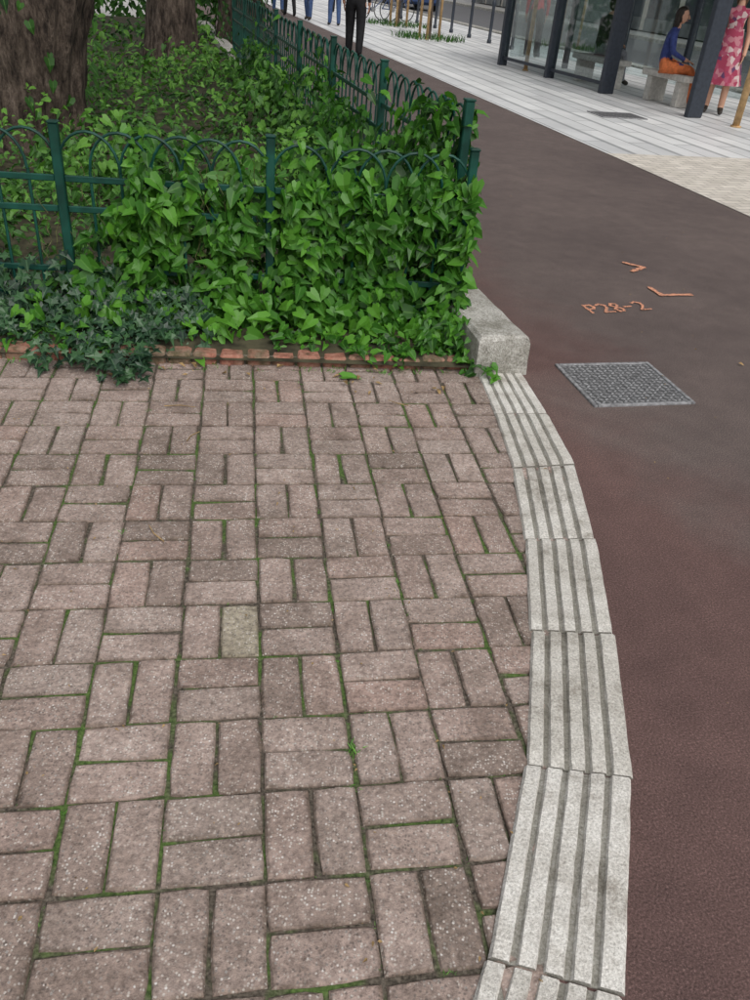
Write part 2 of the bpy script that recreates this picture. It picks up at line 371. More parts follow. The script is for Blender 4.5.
# brick edging
mb=MB(); e=Vector((1,.17,0)).normalized(); en=Vector((-e.y,e.x,0)); ang=math.atan2(e.y,e.x)
x=-5.0; st=Vector((0,3.31,0))
while x<.28:
    L=random.uniform(.098,.108)
    c=st+e*(x+L/2)+en*(.045+random.gauss(0,.003))
    R=Rz(ang+random.gauss(0,.035))@Matrix.Rotation(random.gauss(0,.05),3,'X')@Matrix.Rotation(random.gauss(0,.03),3,'Y')
    mb.box((c.x,c.y,.010+random.gauss(0,.004)),(L,.085,.072),0,R,.009); x+=L+random.uniform(.006,.014)
c=st+e*(-2.36)+en*.055
mb.box((c.x,c.y,.004),(5.3,.075,.066),1,Rz(ang))
mb.build('brick_edging',[M['brick'],M['mortar']])
# ---------------------------------------------------------------- garden
FC=Vector((.29,3.75,0)); fd=Vector((1,.15,0)).normalized()
SC=Vector((.25,3.93,0)); sd=Vector((-.305,1,0)).normalized()
def gz(p): return .05+.10*(noise.noise(p*.9)+.3)+.06*noise.noise(p*3)
mb=MB(); NU,NV=40,44; vs=[];fs=[]
for j in range(NV+1):
    for i in range(NU+1):
        u=12*(i/NU)**1.3; v=-.46+18.5*(j/NV)**1.3
        p=Vector((.37,3.80,0))-fd*u+sd*max(v,-.05)+ (Vector((-.15,1,0)).normalized()*min(0,v+.05))
        z=gz(p)
        if j<4: z=min(z,.03+.02*j)
        if i<2: z=min(z,.1)
        vs.append((p.x,p.y,max(z,.012)))
for j in range(NV):
    for i in range(NU):
        a=j*(NU+1)+i; fs.append((a,a+NU+1,a+NU+2,a+1))
mb.add(vs,fs,0); mb.build('garden_ground',[M['soil']],smooth=True)
def tpl_heart():
    V=np.array([(0,0,0),(0,.5,0),(0,1,-.14),(-.22,-.2,.04),(-.42,.02,.09),(-.3,.48,.08),(.22,-.2,.04),(.42,.02,.09),(.3,.48,.08)],float)
    return V,[(0,1,5,4,3),(1,2,5),(0,6,7,8,1),(1,8,2)]
def tpl_ivy():
    V=np.array([(0,0,0),(0,.45,0),(0,1,-.1),(-.3,-.22,.02),(-.27,.08,.05),(-.58,.3,.04),(-.2,.45,.06),(.3,-.22,.02),(.27,.08,.05),(.58,.3,.04),(.2,.45,.06)],float)
    return V,[(0,1,4,3),(1,6,5,4),(1,2,6),(0,7,8,1),(1,8,9,10),(1,10,2)]
def tpl_blade():
    V=np.array([(-.06,0,0),(.06,0,0),(.07,.5,.03),(-.07,.5,.03),(0,1,-.1)],float); return V,[(0,1,2,3),(3,2,4)]
def tpl_oval():
    V=np.array([(0,0,0),(0,1,-.15),(-.27,.35,.07),(.27,.35,.07)],float); return V,[(0,1,2),(0,3,1)]
def tpl_oval6():
    V=np.array([(0,0,0),(0,.5,0),(0,1,-.15),(-.26,.22,.06),(-.22,.6,.05),(.26,.22,.06),(.22,.6,.05)],float); return V,[(0,1,4,3),(1,2,4),(0,5,6,1),(1,6,2)]
def leaves(name,tpl,P,Nn,T,Sz,mat,rnd,parent=None):
    P=np.array(P,float);Nn=np.array(Nn,float);T=np.array(T,float);Sz=np.array(Sz,float)
    Nn/=np.linalg.norm(Nn,axis=1,keepdims=True)+1e-9
    T=T-Nn*(T*Nn).sum(1,keepdims=True); T/=np.linalg.norm(T,axis=1,keepdims=True)+1e-9
    X=np.cross(T,Nn)
    V,F=tpl; n=len(P);k=len(V)
    curl=rng.uniform(.3,2.4,(n,1,1))
    W_=P[:,None,:]+Sz[:,None,None]*(V[None,:,0:1]*X[:,None,:]*rng.uniform(.75,1.1,(n,1,1))+V[None,:,1:2]*T[:,None,:]+V[None,:,2:3]*curl*Nn[:,None,:])
    fl=[tuple(i*k+q for q in f) for i in range(n) for f in F]
    me=bpy.data.meshes.new(name); me.from_pydata(W_.reshape(-1,3).tolist(),[],fl); me.update()
    me.materials.append(mat)
    a=me.attributes.new('rnd','FLOAT','POINT'); a.data.foreach_set('value',np.repeat(np.array(rnd,float),k).tolist())
    a=me.attributes.new('mid','FLOAT','POINT'); a.data.foreach_set('value',np.tile(np.abs(V[:,0]),n).tolist())
    return link(bpy.data.objects.new(name,me),parent)
fn_=Vector((fd.y,-fd.x,0))
P=[];Nn=[];T=[];Sz=[];Rn=[]
cnt=0
for _ in range(60000):
    if cnt>=6200: break
    u=rr(-.03,1.95); z=rr(0.0,.82)
    if u>1.45:
        if z>.60-(u-1.45)*.9 or random.random()<.35: continue
    p=FC-fd*u
    g=noise.noise(Vector((u*3.4,z*3.0,8.3)))+.45*noise.noise(Vector((u*8,z*8,1)))
    topl=.66+.17*noise.noise(Vector((u*2.8,7,0)))+.06*noise.noise(Vector((u*9,2,0)))+(.07 if u<.5 else 0)
    if z>topl and random.random()<.955: continue
    if z>.15 and g<-.12 and random.random()<.86: continue
    if .82<u<.97 and z>.12 and random.random()<.75: continue
    thick=.04+.11*max(0,g+.15)
    out=rr(-.14,thick)
    low=max(0,.36-z)
    if random.random()<.6: out+=low*rr(0,.8)*(1+.8*noise.noise(Vector((u*4,0,5))))
    q=p+fn_*out
    P.append((q.x,q.y,z+.02)); Nn.append((fn_.x+rr(-.9,.9),fn_.y+rr(-.6,.9),rr(-.1,1.2))); T.append((rr(-1,1),rr(-.4,.3),-1+rr(-.2,.9)))
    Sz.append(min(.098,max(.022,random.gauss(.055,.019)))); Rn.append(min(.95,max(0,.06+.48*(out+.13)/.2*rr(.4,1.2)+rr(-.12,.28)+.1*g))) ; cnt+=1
for k in range(44):
    u=rr(-.02,1.5); h=rr(.66,.92); z=.55
    while z<h:
        q=FC-fd*u+fn_*rr(-.05,.03); P.append((q.x,q.y,z)); Nn.append((rr(-1,1),-1,rr(0,1))); T.append((rr(-1,1),rr(-.4,.2),rr(-1,.2))); Sz.append(rr(.03,.065)); Rn.append(rr(.3,.95)); z+=rr(.02,.045); u+=rr(-.02,.02)
for k in range(1500):
    u=rr(-.12,2.4); out=rr(.18,.58)
    lim=.33+.22*noise.noise(Vector((u*3.3,0,9)))+(.12 if u<.32 else 0)+(.08 if .65<u<.85 else 0)+(.1 if u>1.5 else 0)
    if .36<u<.62: lim-=.08
    if .88<u<1.3: lim-=.16
    if out>lim or (u>1.5 and random.random()<.6): continue
    q=FC-fd*u+fn_*out; P.append((q.x,q.y,rr(.02,.10)*(1.2-out))); Nn.append((rr(-.7,.7),rr(-.9,.3),1)); T.append((rr(-1,1),rr(-1,.5),-.3)); Sz.append(rr(.022,.06)); Rn.append(rr(.1,.85))
for k in range(120):
    a_=rr(-.5,3.4); r_=.16*math.sqrt(random.random()); P.append((.25+r_*math.cos(a_)*.7,3.43+r_*math.sin(a_),rr(.02,.2))); Nn.append((rr(-.7,.9),rr(-1,.1),.8)); T.append((rr(-1,.3),rr(-1,.3),-.5)); Sz.append(rr(.03,.055)); Rn.append(rr(.1,.85))
vine=empty('bindweed_vine')
leaves('leaves',tpl_heart(),P,Nn,T,Sz,M['leaf'],Rn,vine)
mb=MB()
for k in range(34):
    u=rr(.0,1.9); pts=[]; z=.02; ph=rr(0,6); zt=rr(.4,.8)
    while z<zt:
        q=FC-fd*u+fn_*(-.01+.03*math.sin(z*30+ph)); pts.append((q.x,q.y,z)); z+=.04; u+=rr(-.025,.027)
    mb.tube(pts,.0016,4,0)
mb.build('stems',[M['stem']],parent=vine)
P=[];Nn=[];T=[];Sz=[];Rn=[]
cnt=0; sn=Vector((sd.y,-sd.x,0))
for _ in range(40000):
    if cnt>=3200: break
    v=rr(0,1)**1.4*8; z=rr(.05,1.0)
    g=noise.noise(Vector((v*1.6,z*2.6,13)))
    lim=.74+.38*noise.noise(Vector((v*1.2,3,1)))
    if v<.45: lim=.97
    if 1.2<v<2.6: lim-=.12
    if v>3.5: lim-=.18
    if z>lim and random.random()<.96: continue
    if g<-.2: continue
    q=SC+sd*v+sn*rr(-.2,.05)
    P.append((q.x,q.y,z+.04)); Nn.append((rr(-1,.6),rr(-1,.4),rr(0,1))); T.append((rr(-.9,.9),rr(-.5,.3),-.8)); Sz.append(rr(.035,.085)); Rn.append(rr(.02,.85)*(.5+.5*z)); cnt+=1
leaves('leaves',tpl_heart(),P,Nn,T,Sz,M['leaf'],Rn,empty('bindweed_vine'))
P=[];Nn=[];T=[];Sz=[];Rn=[]
def scatter(n,v0,v1,u0,u1,s0,s1,hh):
    for k in range(n):
        u=rr(u0,u1); v=rr(v0,v1)
        p=Vector((.2,3.85,0))-fd*u+sd*v
        g=noise.noise(Vector((p.x*.9,p.y*.9,5))); g2=noise.noise(Vector((p.x*3,p.y*3,2)))
        if g2<-.28 and random.random()<.85: continue
        h=hh*(.4+max(0,g+.2)*1.3+.7*g2)
        z=gz(p)+abs(h)*rr(.05,1)
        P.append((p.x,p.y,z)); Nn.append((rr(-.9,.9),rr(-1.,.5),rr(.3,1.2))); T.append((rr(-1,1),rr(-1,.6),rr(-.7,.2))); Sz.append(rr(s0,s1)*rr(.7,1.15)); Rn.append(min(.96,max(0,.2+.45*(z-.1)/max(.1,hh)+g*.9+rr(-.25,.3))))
scatter(6500,-.1,3.2,0,4.0,.035,.075,.32)
scatter(6500,3.2,8,0,5.5,.05,.095,.36)
scatter(3400,8,16,0,9,.09,.17,.25)
leaves('leaves',tpl_oval6(),P,Nn,T,Sz,M['leaf2'],Rn,empty('ground_cover_plants'))
P=[];Nn=[];T=[];Sz=[];Rn=[]
for (cx,cy,r,h,n) in [(-2.2,6.2,.5,.45,300),(-1.3,8.3,.6,.65,400),(-.75,6.9,.4,.6,300),(-2.6,11.5,.7,.5,300),(-1.9,5.2,.4,.35,250),(-2.6,4.6,.4,.35,250),(-1.0,5.2,.35,.5,260)]:
    for k in range(n):
        a_=rr(0,6.28); r_=r*math.sqrt(random.random()); z=h*rr(0,1)*(1-.6*(r_/r)**2)*(1+.5*noise.noise(Vector((cx+a_*2,r_*6,0))))
        P.append((cx+r_*math.cos(a_),cy+r_*math.sin(a_),.08+z)); Nn.append((math.cos(a_)*.6+rr(-.7,.7),math.sin(a_)*.6-.4+rr(-.7,.7),rr(.2,1))); T.append((math.cos(a_)+rr(-.8,.8),math.sin(a_)+rr(-.8,.8),rr(-.8,.3))); Sz.append(rr(.04,.09)); Rn.append(min(.95,max(0,.15+.65*z/h+rr(-.2,.25))))
leaves('shrub_foliage',tpl_heart(),P,Nn,T,Sz,M['leaf2'],Rn,empty('garden_shrub'))
P=[];Nn=[];T=[];Sz=[];Rn=[]
for k in range(1900):
    u=rr(1.12,3.2); z=abs(random.gauss(0,.14))
    lim=.30+.14*noise.noise(Vector((u*2,1,1)))
    if u<1.5: lim=.2
    if z>lim: continue
    out=rr(-.1,.08)+max(0,.3-z)*rr(.1,1.1)*(1.0+.5*noise.noise(Vector((u*2.5,4,0))))
    q=FC-fd*u+fn_*out; P.append((q.x,q.y,z+.025)); Nn.append((fn_.x+rr(-.7,.7),fn_.y+rr(-.5,.6),rr(.3,1.4))); T.append((rr(-.9,.9),rr(-.6,.3),-.8)); Sz.append(rr(.03,.07)); Rn.append(rr(.0,.95))
for k in range(1500):
    u=rr(1.18,3.2); out=rr(.2,.66)
    lim=.37+.2*noise.noise(Vector((u*3.1,1,4)))+(.19 if 1.36<u<1.85 else 0)-(.12 if u>2 else 0)-(.12 if u<1.3 else 0)
    if out>lim: continue
    q=FC-fd*u+fn_*out; P.append((q.x,q.y,rr(.02,.13)*(1.25-out))); Nn.append((rr(-.6,.6),rr(-1,.2),1)); T.append((rr(-1,1),rr(-1,.3),-.4)); Sz.append(rr(.028,.065)); Rn.append(rr(.0,.95))
leaves('ivy_leaves',tpl_ivy(),P,Nn,T,Sz,M['ivy'],Rn,empty('ivy_plant'))
# ---------------------------------------------------------------- fences
def fence(name,C,d,length,panel,z0,rails,barz,peak,hoopw,posth,pw=.04):
    mb=MB(); a=math.atan2(d.y,d.x); R=Rz(a)
    n=int(round(length/panel))
    for i in range(n+1):
        p=C+d*(i*panel)
        mb.box((p.x,p.y,(z0+posth)/2),(pw,pw,posth-z0),0,R,.004)
        mb.box((p.x,p.y,posth+.004),(pw+.006,pw+.006,.01),0,R,.003)
    nb=int(round(panel/(hoopw/2)))
    sp=panel/nb
    for i in range(n):
        b0=C+d*(i*panel)
        for z in rails:
            m_=b0+d*(panel/2); mb.box((m_.x,m_.y,z),(panel-pw-.002,.016,.026),0,R,.003)
        for k in range(1,nb):
            p=b0+d*(sp*k); mb.tube([(p.x,p.y,z0+.07),(p.x,p.y,barz)],.0065,6,0)
        for k in range(0,nb-1):
            pts=[]
            for q in range(13):
                an=math.pi*q/12; x=sp*(k+1)-math.cos(an)*sp; off=.006*(1 if k%2 else -1)
                w=b0+d*x+Vector((-d.y,d.x,0))*off; pts.append((w.x,w.y,barz+math.sin(an)*(peak-barz)))
            mb.tube(pts,.0062,6,0)
    return mb.build(name,[M['green']])
fence('metal_fence',FC,-fd,.88*4,.88,.03,[.14,.26,.52,.645],.68,.835,.25,.86,.038)
fence('metal_fence',SC,sd,1.5*7,1.5,.06,[.2,.36,.66,.80],.84,1.0,.25,1.03,.042)
# ---------------------------------------------------------------- trees
def crown(parent,c,r,n,sz,seed):
    random.seed(seed); P=[];Nn=[];T=[];Sz=[];Rn=[]
    cl=[(Vector((rr(-1,1)*r[0],rr(-1,1)*r[1],rr(-1,1)*r[2])),rr(.25,.5)*r[0]) for _ in range(26)]
    cl=[x for x in cl if (x[0].x/r[0])**2+(x[0].y/r[1])**2+(x[0].z/r[2])**2<1.05]
    for k in range(n):
        cc,cr=random.choice(cl); d=Vector((random.gauss(0,1),random.gauss(0,1),random.gauss(0,.8))).normalized()*cr*rr(.4,1.05)
        p=Vector(c)+cc+d; P.append(tuple(p)); Nn.append((d.x+rr(-1,1),d.y+rr(-1,1),d.z+rr(0,1.5))); T.append((d.x,d.y,d.z-.5*cr)); Sz.append(rr(*sz)); Rn.append(min(.95,max(0,.5+.3*d.z/cr+rr(-.3,.3))))
    leaves('crown',tpl_oval(),P,Nn,T,Sz,M['crown'],Rn,parent)
def tree(name,x,y,r,h,seed,crown_r,nl,sz=(.2,.36),SEG=40,RG=34,lean=0.0):
    e=empty(name,(x,y,0)); random.seed(seed); mb=MB(); vs=[];fs=[]
    for j in range(RG+1):
        z=-.1+h*(j/RG)**1.4; rad=r*(1-.4*max(0,z)/h)*(1+.3*math.exp(-max(0,z)*5)) 
        for i in range(SEG):
            an=2*math.pi*i/SEG
            d=Vector((math.cos(an),math.sin(an),0))
            q=rad*(1+.16*noise.noise(Vector((d.x*1.5+seed,d.y*1.5,z*.5)))+.15*abs(noise.noise(Vector((d.x*5,d.y*5,z*1.1+seed))))+.07*noise.noise(Vector((d.x*14,d.y*14,z*5))))
            vs.append((d.x*q+lean*z,d.y*q,z))
    for j in range(RG):
        for i in range(SEG):
            i2=(i+1)%SEG; fs.append((j*SEG+i,j*SEG+i2,(j+1)*SEG+i2,(j+1)*SEG+i))
    mb.add(vs,fs,0); top=Vector((lean*h,0,h))
    for k in range(6):
        a_=2*math.pi*k/6+rr(-.3,.3); L=rr(.7,1.1)*crown_r[0]; pts=[top*rr(.8,.97)]; r0=r*.32
        for q in range(1,6): pts.append(pts[0]+Vector((math.cos(a_)*L*q/5+rr(-.1,.1),math.sin(a_)*L*q/5+rr(-.1,.1),crown_r[2]*1.3*(q/5)**.8*rr(.8,1.1))))
        mb.tube(pts,[r0*(1-.16*q) for q in range(6)],8,0)
    mb.build('trunk',[M['bark']],smooth=True,parent=e)
    crown(e,(top.x,top.y,h+crown_r[2]*.7),crown_r,nl,sz,seed); return e
tree('chestnut_tree',-3.36,7.25,.54,4.6,3,(2.6,2.6,1.8),1300,SEG=90,RG=80,lean=.24)
tree('chestnut_tree',-3.62,13.4,.34,5,5,(3,3,2),1200,lean=.03)
tree('chestnut_tree',-3.3,17.0,.42,5,8,(3,3,2),1200)
tree('chestnut_tree',-9.5,17,.4,5,12,(3,3,2),900)
P=[];Nn=[];T=[];Sz=[];Rn=[]
for (tx,ty,tr,n,h0) in [(-3.3,17.0,.48,1000,2.6),(-3.36,7.25,.6,34,1.1),(-3.62,13.4,.42,24,.5)]:
    for k in range(n):
        a_=rr(0,6.28); z=rr(.1,h0); r_=tr*(1+.3*math.exp(-z*5))+rr(-.02,.12)
        if n==34: a_=rr(-2.2,-.2)
        P.append((tx+r_*math.cos(a_)+(.24*z if n==34 else 0),ty+r_*math.sin(a_),z)); Nn.append((math.cos(a_)+rr(-.4,.4),math.sin(a_)+rr(-.4,.4),rr(0,.8))); T.append((rr(-.6,.6),rr(-.6,.6),-1)); Sz.append(rr(.06,.11)); Rn.append(rr(.0,.45))
leaves('ivy_leaves',tpl_heart(),P,Nn,T,Sz,M['leaf2'],Rn,empty('trunk_ivy'))
random.seed(21)
# ---------------------------------------------------------------- cover plate
def manhole(loc,rz,w,h,nx,ny):
    e=empty('manhole_cover',loc,rz); mb=MB()
    mb.box((0,0,-.004),(w-.03,h-.03,.012),1)
    for sx in(-1,1):
        mb.box((sx*(w/2-.009),0,.0005),(.018,h,.012),0,None,.002); mb.box((0,sx*(h/2-.009),.0005),(w-.04,.018,.012),0,None,.002)
    for i in range(nx):
        for j in range(ny):
            x=-w/2+.034+(w-.068)*i/(nx-1); y=-h/2+.034+(h-.068)*j/(ny-1)
            mb.box((x,y,.0032),(.021,.0095,.004),0,Rz(math.radians(45 if (i+j)%2 else -45)),.0015)
    mb.build('plate',[M['iron'],M['irond']],parent=e)
manhole((1.075,3.39,0),math.radians(15.5),.49,.43,17,15)
manhole(RF(8.1,4.9,.008),TA,.7,.5,6,5)
# sprayed marks
mb=MB(); mb.zz=.0008
def stroke(pts,o,ax,ay,sc_,w=.016):
    q=[Vector(o)+ax*p[0]*sc_+ay*p[1]*sc_ for p in pts]
    for a_,b_ in zip(q[:-1],q[1:]):
        d=(b_-a_); L=d.length; d.normalize(); n_=Vector((-d.y,d.x,0)); a2=a_-d*w*.3; b2=b_+d*w*.3
        K=max(3,int(L/.008)); vs=[]
        for k in range(K+1):
            c=a2.lerp(b2,k/K)+n_*random.gauss(0,w*.07); ww=w*rr(.35,.65); vs+=[c+n_*ww,c-n_*ww]
        mb.add([(v.x,v.y,mb.zz) for v in vs],[(2*k,2*k+1,2*k+3,2*k+2) for k in range(K)],0); mb.zz+=.00012
ax=Vector((.92,.39,0)).normalized(); ay=Vector((-ax.y,ax.x,0))
D={'P':[(0,0),(.05,1),(.4,1),(.5,.7),(.35,.5),(.03,.45)],'2':[(0,.9),(.25,1.03),(.48,.85),(.4,.5),(0,0),(.55,0)],'8':[(.1,0),(.4,.02),(.5,.25),(.05,.75),(.2,1),(.45,.9),(.42,.7),(.03,.25),(.1,0)],'-':[(0,.5),(.4,.5)]}
x=0
for ch in 'P28-2':
    stroke([(p[0]+x,p[1]) for p in D[ch]],(1.10,4.30,0),ax,ay,.115,.016); x+=.7
stroke([(0,0),(1,.1)],(1.58,4.72,0),Vector((.97,.2,0)),Vector((0,1,0)),.2,.032); stroke([(0,0),(.0,1)],(1.58,4.72,0),ax,Vector((-.3,.9,0)),.14,.028)
stroke([(0,-.55),(.6,0),(0,.5)],(1.49,5.24,0),Vector((1,.15,0)),Vector((-.1,1,0)),.17,.034)
mb.build('painted_marks',[M['orange']])
# ---------------------------------------------------------------- plaza right
sheet('stone_paving',[(3.25,5.3),(9.6,5.3),(9.6,70),(3.25,70)],.001,M['slab'])
sheet('sett_paving',[(3.25,-9),(9.6,-9),(9.6,5.3),(3.25,5.3)],.001,M['beige'])
sheet('street_road',[(9.85,-30),(17,-30),(17,90),(9.85,90)],-.05,M['roadg'])
mb=MB(); mb.box((9.72,30,0),(.24,120,.12),0,None,.02); mb.box((17.1,30,0),(.24,120,.16),0,None,.02); mb.build('street_kerb',[M['stone']],loc=(O.x,O.y,0),rz=TA)
A0=Vector((4.14,13.22,0)); q_=Vector((-.39,.92,0)).normalized(); p_=Vector((q_.y,-q_.x,0)); SA=math.atan2(q_.y,q_.x)
e=empty('bus_shelter',A0,SA)
mb=MB(); XS=[0,2.3,4.2,6.1]
for i,x in enumerate(XS):
    mb.box((x,0,1.25),(.10,.26 if i<2 else .18,2.5),0,None,.01); mb.box((x,-1.5,1.25),(.08,.12,2.5),0,None,.01)
    if 0<i<3:
        x2=XS[i+1]
        mb.box(((x+x2)/2,0,1.22),(x2-x-.11,.012,2.1),1); mb.box(((x+x2)/2,0,.14),(x2-x-.11,.05,.05),0); mb.box(((x+x2)/2,0,2.3),(x2-x-.11,.05,.05),0)
    if i<3:
        x2=XS[i+1]; mb.box(((x+x2)/2,-1.5,1.22),(x2-x-.11,.012,2.1),1)
mb.box((6.1,-.78,1.22),(.012,1.25,2.1),1)
mb.box((3.05,-.85,2.562),(6.9,2.3,.12),0,None,.02)
mb.build('frame',[M['dark'],M['glass']],parent=e)
def bench(loc,rz,L=1.2):
    e=empty('concrete_bench',loc,rz); mb=MB()
    mb.box((0,0,.41),(L,.42,.09),0,None,.012)
    for s_ in(-1,1): mb.box((s_*(L/2-.18),0,.182),(.13,.34,.362),0,None,.01)
    mb.build('seat',[M['conc']],parent=e)
b1=A0+q_*1.35+p_*.55; bench((b1.x,b1.y,.001),SA,1.1)
b2=A0+q_*3.5+p_*.6; bench((b2.x,b2.y,.001),SA,1.3)
# ---------------------------------------------------------------- people
def skinmesh(pts,edges,rad,root=0,sub=1):
    me=bpy.data.meshes.new('tmp'); me.from_pydata(pts,edges,[]); ob=bpy.data.objects.new('tmp',me); COL.objects.link(ob)
    md=ob.modifiers.new('s','SKIN')
    sv=me.skin_vertices[0].data
    for i,r in enumerate(rad):
        sv[i].radius=(r if hasattr(r,'__len__') else (r,r)); sv[i].use_root=(i==root)
    ms=ob.modifiers.new('u','SUBSURF'); ms.levels=sub; ms.render_levels=sub
    dg=bpy.context.evaluated_depsgraph_get(); m2=bpy.data.meshes.new_from_object(ob.evaluated_get(dg)); bpy.data.objects.remove(ob); return m2
def person(name,loc,rz,pose='stand',h=1.7,top='navy',legs='black',shoes='shoe',hair='hair',longhair=True,sleeve=True,dress=None,bare_legs=False,bag=False,step=.12,sub=2,bulk=1.0):
    k=h/1.7; e=empty(name,loc,rz,k)
    if pose=='stand':
        J_={'pel':(0,0,.95),'spi':(0,.0,1.12),'che':(0,.0,1.31),'nek':(0,.0,1.46),'hd':(0,.015,1.54),
         'sL':(-.165,0,1.385),'eL':(-.225,-.03,1.11),'wL':(-.23,.05,.87),'hL':(-.225,.07,.81),
         'sR':(.165,0,1.385),'eR':(.225,-.03,1.11),'wR':(.23,.05,.87),'hR':(.225,.07,.81),
         'pL':(-.09,0,.88),'kL':(-.105,step*.6+.03,.49),'aL':(-.11,step,.08),'tL':(-.12,step+.15,.035),
         'pR':(.09,0,.88),'kR':(.105,-step*.3+.03,.49),'aR':(.11,-step,.08),'tR':(.12,-step+.15,.035)}
    else:
        J_={'pel':(0,0,.57),'spi':(0,.015,.75),'che':(0,.05,.94),'nek':(0,.09,1.08),'hd':(0,.12,1.15),
         'sL':(-.16,.05,1.01),'eL':(-.21,.09,.76),'wL':(-.13,.30,.67),'hL':(-.10,.36,.655),
         'sR':(.16,.05,1.01),'eR':(.21,.09,.76),'wR':(.13,.30,.67),'hR':(.10,.36,.655),
         'pL':(-.09,.04,.55),'kL':(-.11,.44,.53),'aL':(-.1,.42,.085),'tL':(-.11,.56,.035),
         'pR':(.09,.04,.55),'kR':(.11,.46,.53),'aR':(.12,.52,.085),'tR':(.13,.66,.035)}
    Rr={'pel':(.13,.11),'spi':(.115,.09),'che':(.135,.1),'nek':.05,'hd':.048,'s':.06,'e':.045,'w':.03,'h':.03,'p':.092*bulk,'k':.064*bulk,'a':.048*bulk,'t':.036}
    names=list(J_); idx={n_:i for i,n_ in enumerate(names)}
    E=[('pel','spi','t'),('spi','che','t'),('che','nek','n'),('nek','hd','s'),('pel','pL','l'),('pel','pR','l')]
    for s_ in 'LR': E+=[('che','s'+s_,'t'),('s'+s_,'e'+s_,'a'),('e'+s_,'w'+s_,'a'),('w'+s_,'h'+s_,'s'),('p'+s_,'k'+s_,'l'),('k'+s_,'a'+s_,'l'),('a'+s_,'t'+s_,'f')]
    rad=[Rr[n_] if n_ in Rr else Rr[n_[0]] for n_ in names]
    me=skinmesh([J_[n_] for n_ in names],[(idx[a_],idx[b_]) for a_,b_,c_ in E],rad,0,sub)
    me.name='body'
    for mn in (top,legs,'skin',shoes): me.materials.append(M[mn])
    mm={'t':0,'l':1,'s':2,'f':3,'a':0 if sleeve else 2,'n':0}
    if bare_legs: mm['l']=2
    segs=[(Vector(J_[a_]),Vector(J_[b_]),mm[c_]) for a_,b_,c_ in E]
    for pl in me.polygons:
        c=pl.center; best=9;bi=0
        for a_,b_,m_ in segs:
            ab=b_-a_; t=max(0,min(1,(c-a_).dot(ab)/ab.length_squared)); d=(a_+ab*t-c).length
            if d<best: best=d;bi=m_
        pl.material_index=bi; pl.use_smooth=True
    link(bpy.data.objects.new('body',me),e)
    mb=MB()
    for s_ in 'LR':
        w_=Vector(J_['w'+s_]); h_=Vector(J_['h'+s_]); d=(h_-w_).normalized(); side=Vector((0,1,0)) if abs(d.y)<.8 else Vector((1,0,0))
        side=(side-d*side.dot(d)).normalized(); nrm=d.cross(side); inn=nrm if (nrm.x<0)==(s_=='R') else -nrm
        mb.ell(h_+d*.03,(.012,.036,.045),0,8,6,R=Matrix((nrm,side,d)).transposed())
        for f in range(4):
            b_=h_+d*.06+side*(.027-.018*f); L=[.062,.072,.067,.052][f]
            mb.tube([b_-d*.01,b_+d*L*.45+inn*.004,b_+d*L*.8+inn*.014,b_+d*L+inn*.026],[.0085,.008,.007,.005],5,0)
        b_=h_+side*.03; mb.tube([b_-side*.01,b_+side*.018+d*.025,b_+side*.026+d*.05+inn*.008],[.011,.0095,.006],5,0)
    mb.build('hands',[M['skin']],True,e)
    hc=Vector(J_['hd'])+Vector((0,.012,.095)); mb=MB()
    def egg(d):
        q=Vector(d)
        if q.z<0: q.x*=1-.28*(-q.z); q.y*=1-.1*(-q.z)
        return q
    mb.ell(hc,(.073,.092,.112),0,16,11,egg)
    def at(x,y,z): return hc+Vector((x,y,z))
    mb.tube([at(0,.085,.02),at(0,.103,-.012),at(0,.112,-.028),at(0,.09,-.036)],[.007,.010,.013,.008],6,0)
    for s_ in(-1,1):
        mb.ell(at(s_*.074,-.005,-.005),(.009,.018,.028),0,8,5); mb.ell(at(s_*.029,.080,.01),(.011,.008,.007),3,8,5); mb.ell(at(s_*.029,.083,.03),(.016,.006,.004),1,8,5)
    mb.ell(at(0,.082,-.062),(.022,.01,.007),2,8,5)
    def hr(d):
        q=Vector(d)
        if q.y>.25 and q.z<.45: q*= .8
        return q
    mb.ell(hc+Vector((0,-.016,.014)),(.084,.098,.113),1,16,11,hr)
    if longhair: mb.ell(hc+Vector((0,-.06,-.09)),(.085,.05,.14),1,12,8)
    mb.build('head',[M['skin'],M[hair],M['lip'],M['eye']],True,e)
    if dress:
        mb=MB(); vs=[];fs=[];SG=32;RG=10
        for j in range(RG+1):
            z=1.16-(1.16-.42)*j/RG; w=.135+.17*(j/RG)**1.1
            for i in range(SG):
                a_=2*math.pi*i/SG; q=w*(1+.07*(j/RG)*math.sin(a_*8)); vs.append((q*math.cos(a_),q*.82*math.sin(a_),z))
        for j in range(RG):
            for i in range(SG): i2=(i+1)%SG; fs.append((j*SG+i,(j+1)*SG+i,(j+1)*SG+i2,j*SG+i2))
        mb.add(vs,fs,0); mb.build('dress_skirt',[M[dress]],True,e)
    if bag:
        mb=MB(); mb.box((.28,.03,.78),(.11,.3,.26),0,None,.02); mb.tube([(.28,-.07,.9),(.25,-.03,1.2),(.17,.0,1.45),(.25,.05,1.2),(.28,.13,.9)],.009,6,0); mb.build('handbag',[M['bag']],False,e)
    return e
def face(v): return math.atan2(v[1],v[0])-math.pi/2
person('walking_man',(-1.22,17.5,.0),face((.1,1)),top='black',legs='black',hair='hair',longhair=False,step=.1,h=1.8,bulk=1.35)
wb=b1+Vector((-.26,-.16,0))
person('seated_woman',(wb.x,wb.y,0),face((1,-.15)),'sit',h=1.68,top='navy',legs='rust',hair='hair',shoes='rust',bulk=1.2)
person('standing_woman',(4.62,13.9,0),face((-.3,-1)),top='floral',legs='skin',dress='floral',bare_legs=True,sleeve=False,hair='hairb',bag=True,step=.05,h=1.68)
